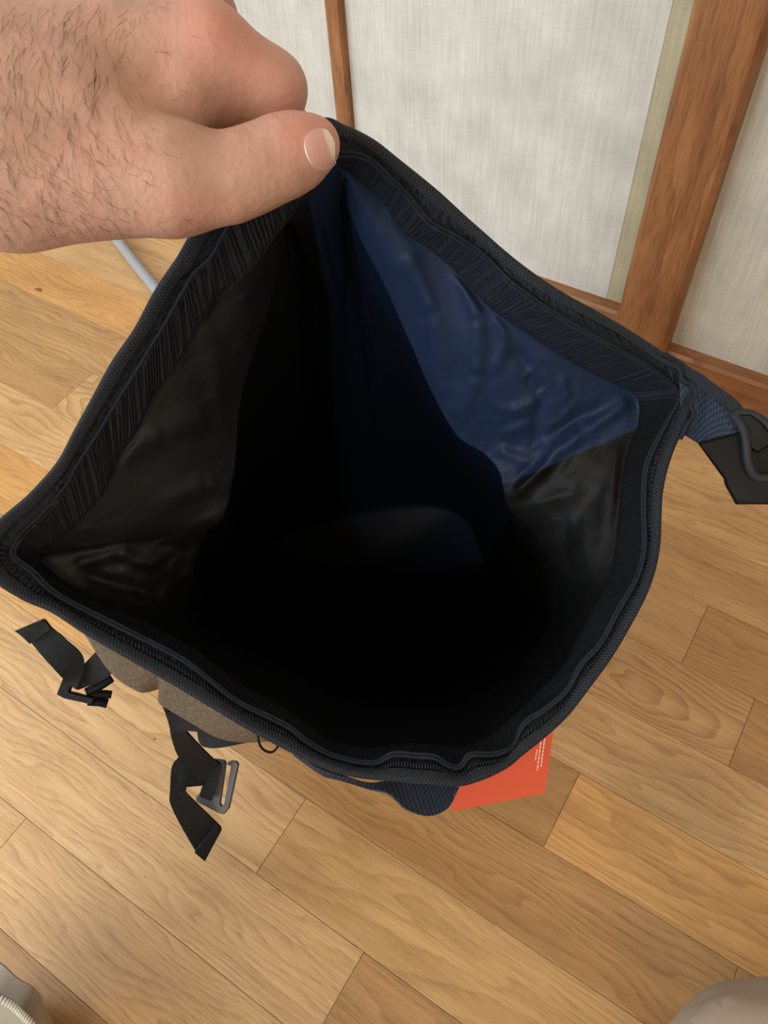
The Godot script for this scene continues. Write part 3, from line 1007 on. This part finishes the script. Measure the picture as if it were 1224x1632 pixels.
	strap(b, [[415, 1166, 0.44, 411, 1180, 0.45], [360, 1162, 0.46, 350, 1192, 0.465], [330, 1160, 0.47, 324, 1190, 0.475], [313, 1158, 0.475, 316, 1180, 0.48]], 0.0014, 8, 6)
	strap(b, [[298, 1158, 0.478, 272, 1152, 0.478], [300, 1166, 0.484, 273, 1168, 0.486], [322, 1190, 0.495, 284, 1202, 0.497], [338, 1206, 0.505, 306, 1228, 0.508], [352, 1218, 0.511, 324, 1246, 0.514]], 0.0014, 8, 6)
	strap(b, [[324, 1204, 0.510, 318, 1226, 0.512], [352, 1216, 0.5105, 330, 1240, 0.513], [347, 1246, 0.513, 322, 1254, 0.516], [338, 1275, 0.518, 320, 1268, 0.520]], 0.0014, 8, 6)
	strap(b, [[334, 1230, 0.513, 326, 1252, 0.516], [314, 1240, 0.512, 304, 1254, 0.513], [300, 1218, 0.507, 290, 1254, 0.510], [286, 1208, 0.505, 281, 1246, 0.509]], 0.0014, 8, 6)
	strap(b, [[300, 1214, 0.508, 284, 1207, 0.507], [299, 1236, 0.511, 274, 1222, 0.509], [297, 1256, 0.513, 271, 1260, 0.511], [299, 1264, 0.513, 272, 1280, 0.513], [326, 1291, 0.517, 291, 1318, 0.519], [352, 1316, 0.522, 316, 1361, 0.526]], 0.0014, 8, 6)
	strap(b, [[346, 1311, 0.518, 311, 1354, 0.522], [353, 1318, 0.520, 327, 1368, 0.525]], 0.003, 4, 6)
	obj("webbing_tail", moved(b, foot), mats["black_webbing"], bag)
	bk = Build.new()
	var hook := []
	for q in [[343, 1209], [358, 1211], [361, 1216], [352, 1280], [354, 1284], [358, 1281], [369, 1220], [364, 1219], [364, 1214], [369, 1212], [378, 1213], [381, 1218], [366, 1288], [358, 1297], [350, 1296], [314, 1277], [313, 1270], [320, 1262]]:
		hook.append(P(q[0], q[1], 0.522 - 0.006 * (q[0] - 345) / 40.0))
	plate(bk, hook, 0.0024, 0.0006)
	obj("hook", moved(bk, foot), mats["gunmetal"], bag)
	# wire loop of the zip, navy carrying handle
	b = Build.new()
	var loop := []
	for q in [[411, 1172], [413, 1184], [419, 1194], [430, 1199], [439, 1195], [443, 1187], [441, 1182]]:
		loop.append(P(q[0], q[1], 0.366 + 0.001))
	var loop2 := []
	for k in (loop.size() - 1) * 5 + 1:
		loop2.append(spline(loop, k / 5.0))
	tube(b, loop2, 0.0006, 8)
	obj("zip_loop", moved(b, foot), mats["black_plastic"], bag)
	b = Build.new()
	strap(b, [[478, 1195, 0.385, 470, 1200, 0.39], [505, 1218, 0.385, 512, 1230, 0.388], [550, 1236, 0.387, 540, 1242, 0.387], [592, 1248, 0.389, 585, 1258, 0.387], [624, 1245, 0.392, 618, 1266, 0.386], [656, 1240, 0.396, 646, 1290, 0.387], [690, 1238, 0.399, 682, 1301, 0.388], [718, 1236, 0.400, 712, 1290, 0.390], [738, 1234, 0.40, 726, 1268, 0.392], [745, 1225, 0.398, 738, 1240, 0.394]], 0.0016, 8, 10)
	obj("handle", moved(b, foot), mats["navy_webbing"], bag)

func make_tag() -> void:
	var corner := P(800, 1230, 0.44)
	var tag := thing("hang_tag", "orange card hang tag with tiny pale print below the bag rim", "tag", corner)
	var b := Build.new()
	var card := []
	for q in [[717, 1293, 0.425], [728, 1262, 0.425], [742, 1200, 0.43], [884, 1130, 0.445], [882, 1160, 0.445], [868, 1264, 0.44]]:
		card.append(P(q[0], q[1], q[2]))
	plate(b, card, 0.0008, 0.0001)
	obj("card", moved(b, corner), mats["tag_orange"], tag)
	b = Build.new()
	var rng := RandomNumberGenerator.new()
	rng.seed = 4
	for col in [[868, 1170, 861, 1222], [861, 1182, 855, 1228], [855, 1194, 852, 1212]]:
		var f := 0.0
		while f < 0.97:
			var g := minf(f + rng.randf_range(0.05, 0.13), 1.0)
			var a := Vector2(col[0], col[1]).lerp(Vector2(col[2], col[3]), f)
			var d := Vector2(col[0], col[1]).lerp(Vector2(col[2], col[3]), g)
			var z := 0.4385
			b.flat_quad(P(a.x, a.y, z), P(a.x + 2.2, a.y, z), P(d.x + 2.2, d.y, z), P(d.x, d.y, z))
			f = g + 0.025
	obj("print", moved(b, corner), mats["tag_print"], tag)

func make_pipe() -> void:
	var a := on_floor(150, 330, 0.010)
	var d := on_floor(330, 570, 0.010)
	var o := a.lerp(d, 0.5)
	o.y = 0
	var b := Build.new()
	var path := []
	for k in 13:
		path.append(a.lerp(d, k / 12.0) + Vector3(0.0, 0, 0.004 * sin(k * 0.5)))
	tube(b, path, 0.0095, 12)
	var n := obj("pipe", moved(b, o), mats["pipe_grey"], self)
	n.position = o
	n.set_meta("label", "pale grey tube lying on the parquet behind the backpack")
	n.set_meta("category", "tube")

# ---------------------------------------------------------------- the person
class Flesh:      # bones with a radius at each end; the field is the smooth minimum of the distances to them
	var a := []
	var d := []
	var ra := []
	var rd := []
	var group := []      # 0 joins both fields, 1 and 2 stay apart from each other with a crease between
	var k := 0.003
	func bone(p: Vector3, r: float, q: Vector3, s: float, g := 0) -> void:
		a.append(p); d.append(q); ra.append(r); rd.append(s); group.append(g)
	func dist(j: int, p: Vector3) -> float:
		var e: Vector3 = d[j] - a[j]
		var f := clampf((p - a[j]).dot(e) / maxf(e.length_squared(), 1e-9), 0.0, 1.0)
		return p.distance_to(a[j] + e * f) - lerpf(ra[j], rd[j], f)
	func value(p: Vector3) -> float:
		var one := 0.0
		var two := 0.0
		for j in a.size():
			var v := exp(-dist(j, p) / k)
			one += v if group[j] != 2 else 0.0
			two += v if group[j] != 1 else 0.0
		return -k * log(maxf(maxf(one, two), 1e-30))
	func skin(b: Build, cell: float, tint: Callable) -> void:      # surface nets
		var lo := Vector3.INF
		var hi := -Vector3.INF
		for j in a.size():
			for e in [[a[j], ra[j]], [d[j], rd[j]]]:
				lo = lo.min(e[0] - Vector3.ONE * (e[1] + 3.0 * cell + k))
				hi = hi.max(e[0] + Vector3.ONE * (e[1] + 3.0 * cell + k))
		var nx := int((hi.x - lo.x) / cell) + 2
		var ny := int((hi.y - lo.y) / cell) + 2
		var nz := int((hi.z - lo.z) / cell) + 2
		var g := PackedFloat32Array()
		g.resize(nx * ny * nz)
		var g2 := PackedFloat32Array()
		g2.resize(nx * ny * nz)
		for j in a.size():
			var in_one: bool = group[j] != 2
			var in_two: bool = group[j] != 1
			var m: float = maxf(ra[j], rd[j]) + 3.0 * cell + k * 3.0
			var l: Vector3 = ((a[j] as Vector3).min(d[j]) - Vector3.ONE * m - lo) / cell
			var h: Vector3 = ((a[j] as Vector3).max(d[j]) + Vector3.ONE * m - lo) / cell
			var p0: Vector3 = a[j]
			var e: Vector3 = d[j] - a[j]
			var inv := 1.0 / maxf(e.length_squared(), 1e-9)
			var r0: float = ra[j]
			var dr: float = rd[j] - ra[j]
			for z in range(maxi(0, int(l.z)), mini(nz, int(h.z) + 2)):
				for y in range(maxi(0, int(l.y)), mini(ny, int(h.y) + 2)):
					var at := (z * ny + y) * nx
					for x in range(maxi(0, int(l.x)), mini(nx, int(h.x) + 2)):
						var p := lo + Vector3(x, y, z) * cell
						var f := clampf((p - p0).dot(e) * inv, 0.0, 1.0)
						var v := p.distance_to(p0 + e * f) - r0 - dr * f
						if v < m:
							var w := exp(minf(-v / k, 60.0))
							if in_one:
								g[at + x] += w
							if in_two:
								g2[at + x] += w
		var empty := exp(-3.0 * cell / k) * 0.01
		for n in g.size():
			g[n] = -k * log(maxf(maxf(g[n], g2[n]), empty))
		var ids := PackedInt32Array()
		ids.resize(nx * ny * nz)
		ids.fill(-1)
		var off := [0, 1, nx, nx + 1, nx * ny, nx * ny + 1, nx * ny + nx, nx * ny + nx + 1]
		var edges := [[0, 1], [2, 3], [4, 5], [6, 7], [0, 2], [1, 3], [4, 6], [5, 7], [0, 4], [1, 5], [2, 6], [3, 7]]
		var corner := []
		for q in 8:
			corner.append(Vector3(q & 1, (q >> 1) & 1, q >> 2))
		for z in nz - 1:
			for y in ny - 1:
				var at := (z * ny + y) * nx
				for x in nx - 1:
					var n := at + x
					var inside := 0
					for q in 8:
						if g[n + off[q]] < 0.0:
							inside += 1
					if inside == 0 or inside == 8:
						continue
					var sum := Vector3.ZERO
					var count := 0
					for e in edges:
						var v0 := g[n + off[e[0]]]
						var v1 := g[n + off[e[1]]]
						if (v0 < 0.0) != (v1 < 0.0):
							sum += (corner[e[0]] as Vector3).lerp(corner[e[1]], v0 / (v0 - v1))
							count += 1
					var p := lo + (Vector3(x, y, z) + sum / count) * cell
					ids[n] = b.point(p, Vector2.ZERO, tint.call(p))
		var sx := 1
		var sy := nx
		var sz := nx * ny
		for z in range(1, nz - 1):
			for y in range(1, ny - 1):
				for x in range(1, nx - 1):
					var n := (z * ny + y) * nx + x
					var s := g[n] < 0.0
					for way in [[sx, sy, sz], [sy, sz, sx], [sz, sx, sy]]:
						if s != (g[n + way[0]] < 0.0):
							var w := [ids[n], ids[n - way[1]], ids[n - way[1] - way[2]], ids[n - way[2]]]
							if w.min() < 0:
								continue
							if s:
								b.quad(w[0], w[3], w[2], w[1])
							else:
								b.quad(w[0], w[1], w[2], w[3])

func px_bone(f: Flesh, q: Array) -> void:      # x, y, depth, radius in pixels at each end
	f.bone(P(q[0], q[1], q[2]), q[3] * q[2] / FOCAL, P(q[4], q[5], q[6]), q[7] * q[6] / FOCAL, q[8] if q.size() > 8 else 0)

func hit(f: Flesh, x: float, y: float) -> Vector3:
	var r := ray(x, y)
	var l := r.length()
	var t := 0.19
	for k in 26:
		var v := f.value(eye + r * t)
		if v < 0.00008:
			break
		t += v / l * 0.95
		if t > 0.42:
			return Vector3.INF
	return eye + r * t

func make_person() -> void:
	var origin := Vector3(0.02, 0, 0.42)
	var who := thing("person", "seated person in beige trousers whose hairy left hand pinches the bag rim", "person", origin)
	var f := Flesh.new()
	f.k = 0.0021
	for q in [
		[-110, 80, 0.272, 112, 10, 100, 0.272, 100], [-110, 270, 0.262, 118, 20, 282, 0.261, 110],
		[-60, 170, 0.262, 120, 120, 175, 0.266, 105],
		[0, 105, 0.270, 98, 330, 76, 0.272, 64], [0, 40, 0.288, 92, 288, 2, 0.295, 60], [0, -20, 0.308, 82, 276, -60, 0.320, 56],
		[20, 283, 0.260, 108, 275, 286, 0.263, 82],
		[130, 190, 0.272, 100, 270, 185, 0.277, 62], [150, 130, 0.275, 92, 290, 120, 0.276, 66], [200, 240, 0.268, 84, 258, 232, 0.273, 52],
		[275, 288, 0.263, 82, 360, 287, 0.266, 60, 1], [360, 287, 0.266, 60, 402, 271, 0.267, 58, 1], [402, 271, 0.267, 58, 450, 250, 0.268, 56, 1], [450, 250, 0.268, 56, 480, 238, 0.269, 49, 1], [480, 238, 0.269, 49, 503, 229, 0.270, 36, 1],
		[200, 250, 0.268, 84, 300, 280, 0.266, 66, 1],
		[330, 76, 0.272, 64, 429, 143, 0.284, 55, 2], [429, 143, 0.284, 55, 412, 150, 0.312, 46, 2], [412, 150, 0.312, 44, 470, 212, 0.318, 34, 2],
		[296, 144, 0.276, 63, 402, 149, 0.287, 44, 2],
		[288, 2, 0.295, 60, 342, 66, 0.322, 40, 2], [342, 66, 0.322, 40, 390, 132, 0.345, 42, 2], [390, 132, 0.345, 42, 452, 205, 0.345, 33, 2],
		[276, -60, 0.320, 54, 330, 16, 0.346, 40, 2], [330, 16, 0.346, 40, 372, 100, 0.366, 38, 2], [372, 100, 0.366, 38, 430, 170, 0.362, 32, 2],
		[240, -130, 0.340, 54, 306, -44, 0.368, 40, 2], [306, -44, 0.368, 40, 345, 56, 0.384, 34, 2], [-10, -80, 0.325, 76, 240, -130, 0.340, 54]]:
		px_bone(f, q)
	var wrist := P(-110, 175, 0.268)
	var elbow := Vector3(-0.42, H - 0.30, -0.02)
	var shoulder := Vector3(-0.24, H - 0.20, 0.24)
	var blotch := noise(51, 60.0, 3)
	var pale := Color(0.73, 0.57, 0.49).srgb_to_linear()
	var pink := Color(0.79, 0.53, 0.47).srgb_to_linear()
	var tan := Color(0.66, 0.50, 0.42).srgb_to_linear()
	var spots := [[345, 60, 90, 0.9], [440, 110, 70, 0.5], [470, 200, 60, 0.9], [500, 215, 40, 0.6], [330, 30, 60, 0.5]]
	var tint := func(p: Vector3) -> Color:
		var q := seen_at(p)
		var c := pale.lerp(tan, clampf(0.28 + blotch.get_noise_3dv(p) * 0.8, 0.0, 1.0))
		var w := 0.0
		for s in spots:
			w += s[3] * exp(-q.distance_squared_to(Vector2(s[0], s[1])) / (s[2] * s[2]))
		return c.lerp(pink, clampf(w * 0.5 + maxf(0.0, blotch.get_noise_3dv(p * 0.5 + Vector3.ONE)) * 0.5, 0.0, 0.85))
	var b := Build.new()
	f.skin(b, 0.0013, tint)
	var arm := Flesh.new()
	arm.k = 0.008
	arm.bone(P(-90, 175, 0.268), 0.027, wrist.lerp(elbow, 0.55), 0.040)
	arm.bone(wrist.lerp(elbow, 0.55), 0.040, elbow, 0.040)
	arm.bone(elbow, 0.040, shoulder, 0.052)
	arm.skin(b, 0.008, func(_p: Vector3) -> Color: return pale.lerp(tan, 0.4))
	obj("body", moved(b, origin), mats["skin"], who)
	# thumb nail: a thin curved plate lying on the skin
	b = Build.new()
	var axis := Vector2(501 - 432, 228 - 251).normalized()
	var over := Vector2(-axis.y, axis.x)
	var rows := []
	var cols := []
	for r in 13:
		var row := PackedVector3Array()
		var crow := []
		var v := r / 6.0 - 1.0
		for k in 15:
			var u := k / 7.0 - 1.0
			# square of the grid bent to a rounded nail
			var x := u * sqrt(1.0 - v * v * 0.42)
			var y := v * sqrt(1.0 - u * u * 0.36)
			var px := Vector2(512, 238) + axis * x * 24.0 + over * y * 34.0
			px.x = minf(px.x, 534.0)
			var p := hit(f, px.x, px.y)
			if p == Vector3.INF:
				p = row[k - 1] if k > 0 else P(px.x, px.y, 0.27)
			row.append(p + (eye - p).normalized() * (0.00012 + 0.0005 * (1.0 - v * v)))
			crow.append(Color(0.84, 0.64, 0.60).srgb_to_linear().lerp(Color(0.90, 0.83, 0.76).srgb_to_linear(), smoothstep(0.42, 0.62, u - 0.15 * v * v)))
		rows.append(row)
		cols.append(crow)
	sheet(b, rows, false, Vector2.ONE, cols, 0.0006)
	if b.n[90].dot(eye - b.v[90]) < 0:
		rows.reverse()
		b = Build.new()
		sheet(b, rows, false, Vector2.ONE, cols, 0.0006)
	obj("thumb_nail", moved(b, origin), mats["nail"], who)
	# hair on the back of the hand and the wrist
	var rng := RandomNumberGenerator.new()
	rng.seed = 19
	b = Build.new()
	for k in 520:
		var x := rng.randf_range(-40, 330) if k % 3 else rng.randf_range(-40, 160)
		var y := rng.randf_range(5, 375)
		if x > 200 and rng.randf() < (x - 200) / 110.0:
			continue
		var heading := -0.5 + 1.5 * (y / 380.0) + rng.randf_range(-0.55, 0.55)
		heading = PI / 2 - heading * 0.9 if x < 240 else rng.randf_range(-0.2, 0.9)
		var bend := rng.randf_range(-0.22, 0.22)
		var length := rng.randf_range(4.0, 9.0) * (1.0 if x < 200 else 0.6)
		var path := []
		for j in 8:
			var p := hit(f, x, y)
			if p == Vector3.INF:
				break
			path.append(p + (eye - p).normalized() * (0.00006 + 0.00030 * sin(PI * j / 9.0)))
			x += cos(heading) * length
			y += sin(heading) * length
			heading += bend
		if path.size() > 4:
			tube(b, path, 0.00005, 3, false, 1.0, true)
	obj("arm_hair", moved(b, origin), mats["hair"], who).set_meta("kind", "stuff")
	# trousers: two bent legs, their knees at the lower corners of the view
	var leg := Flesh.new()
	leg.k = 0.012
	var knee_r := P(1236, 1768, 0.41)
	var knee_l := P(-125, 1725, 0.43)
	leg.bone(knee_r, 0.051, Vector3(0.14, 0.40, 0.42), 0.082)
	leg.bone(knee_r, 0.050, Vector3(knee_r.x + 0.10, 0.04, knee_r.z - 0.02), 0.05)
	leg.bone(knee_l, 0.046, Vector3(-0.10, 0.40, 0.42), 0.082)
	leg.bone(knee_l, 0.046, Vector3(knee_l.x - 0.10, 0.04, knee_l.z - 0.02), 0.05)
	leg.bone(Vector3(-0.10, 0.40, 0.42), 0.085, Vector3(0.14, 0.40, 0.42), 0.085)
	b = Build.new()
	leg.skin(b, 0.008, func(_p: Vector3) -> Color: return Color.WHITE)
	var rumple := noise(71, 14.0, 2)
	rumple.fractal_type = FastNoiseLite.FRACTAL_RIDGED
	for k in b.v.size():
		b.v[k] += b.n[k].normalized() * rumple.get_noise_3dv(b.v[k] * Vector3(1.0, 1.6, 1.0)) * 0.004
	for k in b.n.size():
		b.n[k] = Vector3.ZERO
	for k in range(0, b.i.size(), 3):
		var fn := (b.v[b.i[k + 2]] - b.v[b.i[k]]).cross(b.v[b.i[k + 1]] - b.v[b.i[k]])
		for j in 3:
			b.n[b.i[k + j]] += fn
	var legs := obj("trousers", moved(b, origin), mats["trouser_cloth"], who)
	# loose fold of cloth at the left knee and the stitched hem over it
	b = Build.new()
	strap(b, [[-60, 1500, 0.44, -90, 1640, 0.43], [0, 1533, 0.425, -60, 1660, 0.415], [29, 1558, 0.42, -30, 1680, 0.41], [57, 1576, 0.418, -5, 1700, 0.405], [66, 1600, 0.425, 10, 1720, 0.415], [72, 1650, 0.44, 40, 1760, 0.44], [76, 1700, 0.46, 60, 1790, 0.46]], 0.0016, 8, 10)
	obj("fold", moved(b, origin), mats["trouser_cloth"], legs)
	b = Build.new()
	var hem := [[-40, 1556], [0, 1582], [25, 1597], [41, 1612], [59, 1631], [80, 1662]]
	var pairs := []
	for q in hem:
		pairs.append([q[0], q[1], 0.400, q[0] - 90, q[1] + 120, 0.398])
	strap(b, pairs, 0.0022, 8, 10)
	obj("hem", moved(b, origin), mats["hem_cloth"], legs)
	b = Build.new()
	var top := []
	for q in hem:
		top.append(Vector3(q[0], q[1], 0.3985))
	var at := 0.4
	while at < 4.6:
		var c := spline(top, at)
		tube(b, [P(c.x - 1, c.y + 2, c.z - 0.0008), P(c.x - 4, c.y + 8, c.z - 0.0022), P(c.x - 6, c.y + 13, c.z - 0.0022)], 0.0006, 5)
		at += 0.19
	obj("stitching", moved(b, origin), mats["stitch"], legs).set_meta("kind", "stuff")

func _ready() -> void:
	var flat_look := Vector3(0, -sin(PITCH), -cos(PITCH))
	var flat_up := Vector3(0, cos(PITCH), -sin(PITCH))
	look = flat_look
	right_axis = Vector3.RIGHT * cos(ROLL) + flat_up * sin(ROLL)
	up_axis = flat_up * cos(ROLL) - Vector3.RIGHT * sin(ROLL)
	var cam := Camera3D.new()
	cam.name = "camera"
	cam.fov = rad_to_deg(2.0 * atan(816.0 / FOCAL))
	cam.near = 0.02
	cam.far = 50.0
	cam.transform = Transform3D(Basis(right_axis, up_axis, -look), eye)
	add_child(cam)
	cam.current = true
	var env := Environment.new()
	env.background_mode = Environment.BG_SKY
	var sky := Sky.new()
	var air := ProceduralSkyMaterial.new()
	air.sky_top_color = Color(0.55, 0.68, 0.90)
	air.sky_horizon_color = Color(0.85, 0.89, 0.95)
	air.ground_horizon_color = Color(0.70, 0.70, 0.68)
	air.ground_bottom_color = Color(0.40, 0.40, 0.38)
	sky.sky_material = air
	env.sky = sky
	env.background_energy_multiplier = 1.0
	env.tonemap_mode = Environment.TONE_MAPPER_LINEAR
	env.tonemap_exposure = 0.8
	env.sdfgi_enabled = true
	env.ssao_enabled = true
	env.ssil_enabled = true
	var we := WorldEnvironment.new()
	we.name = "environment"
	we.environment = env
	add_child(we)
	# daylight through the window in the left wall
	var day := AreaLight3D.new()
	day.name = "window_daylight"
	day.area_size = Vector2(1.84, 1.34)
	day.light_color = Color(0.87, 0.935, 1.0)
	day.light_energy = 6.5
	day.area_range = 8.0
	day.shadow_enabled = true
	day.transform = Transform3D(room_turn * Basis(Vector3.UP, -PI / 2), room_turn * Vector3(-2.12, 1.45, 1.0))
	add_child(day)
	var day2: AreaLight3D = day.duplicate()
	day2.name = "rear_window_daylight"
	day2.area_size = Vector2(1.6, 1.34)
	day2.light_energy = 9.5
	day2.transform = Transform3D(room_turn, room_turn * Vector3(-1.05, 1.45, 2.62))
	add_child(day2)
	make_materials()
	make_floor()
	make_walls()
	# ceiling lamp behind the viewer
	var lamp := thing("ceiling_lamp", "round white ceiling lamp behind the viewer", "lamp", room_turn * Vector3(0.5, 2.5, 1.3))
	var disc := CylinderMesh.new()
	disc.top_radius = 0.16
	disc.bottom_radius = 0.14
	disc.height = 0.07
	disc.radial_segments = 40
	var glow := mat("lamp_glass", Color(0.95, 0.93, 0.88), 0.4)
	glow.emission_enabled = true
	glow.emission = Color(1.0, 0.86, 0.66)
	glow.emission_energy_multiplier = 1.0
	obj_mesh("shade", disc, glow, lamp).position = Vector3(0, -0.036, 0)
	var bulb := OmniLight3D.new()
	bulb.name = "ceiling_lamp_light"
	bulb.light_color = Color(1.0, 0.90, 0.76)
	bulb.light_energy = 1.0
	bulb.light_size = 0.14
	bulb.omni_range = 9.0
	bulb.omni_attenuation = 2.0
	bulb.shadow_enabled = true
	bulb.position = lamp.position + Vector3(0, -0.24, 0)
	add_child(bulb)
	make_backpack()
	make_tag()
	make_pipe()
	make_person()
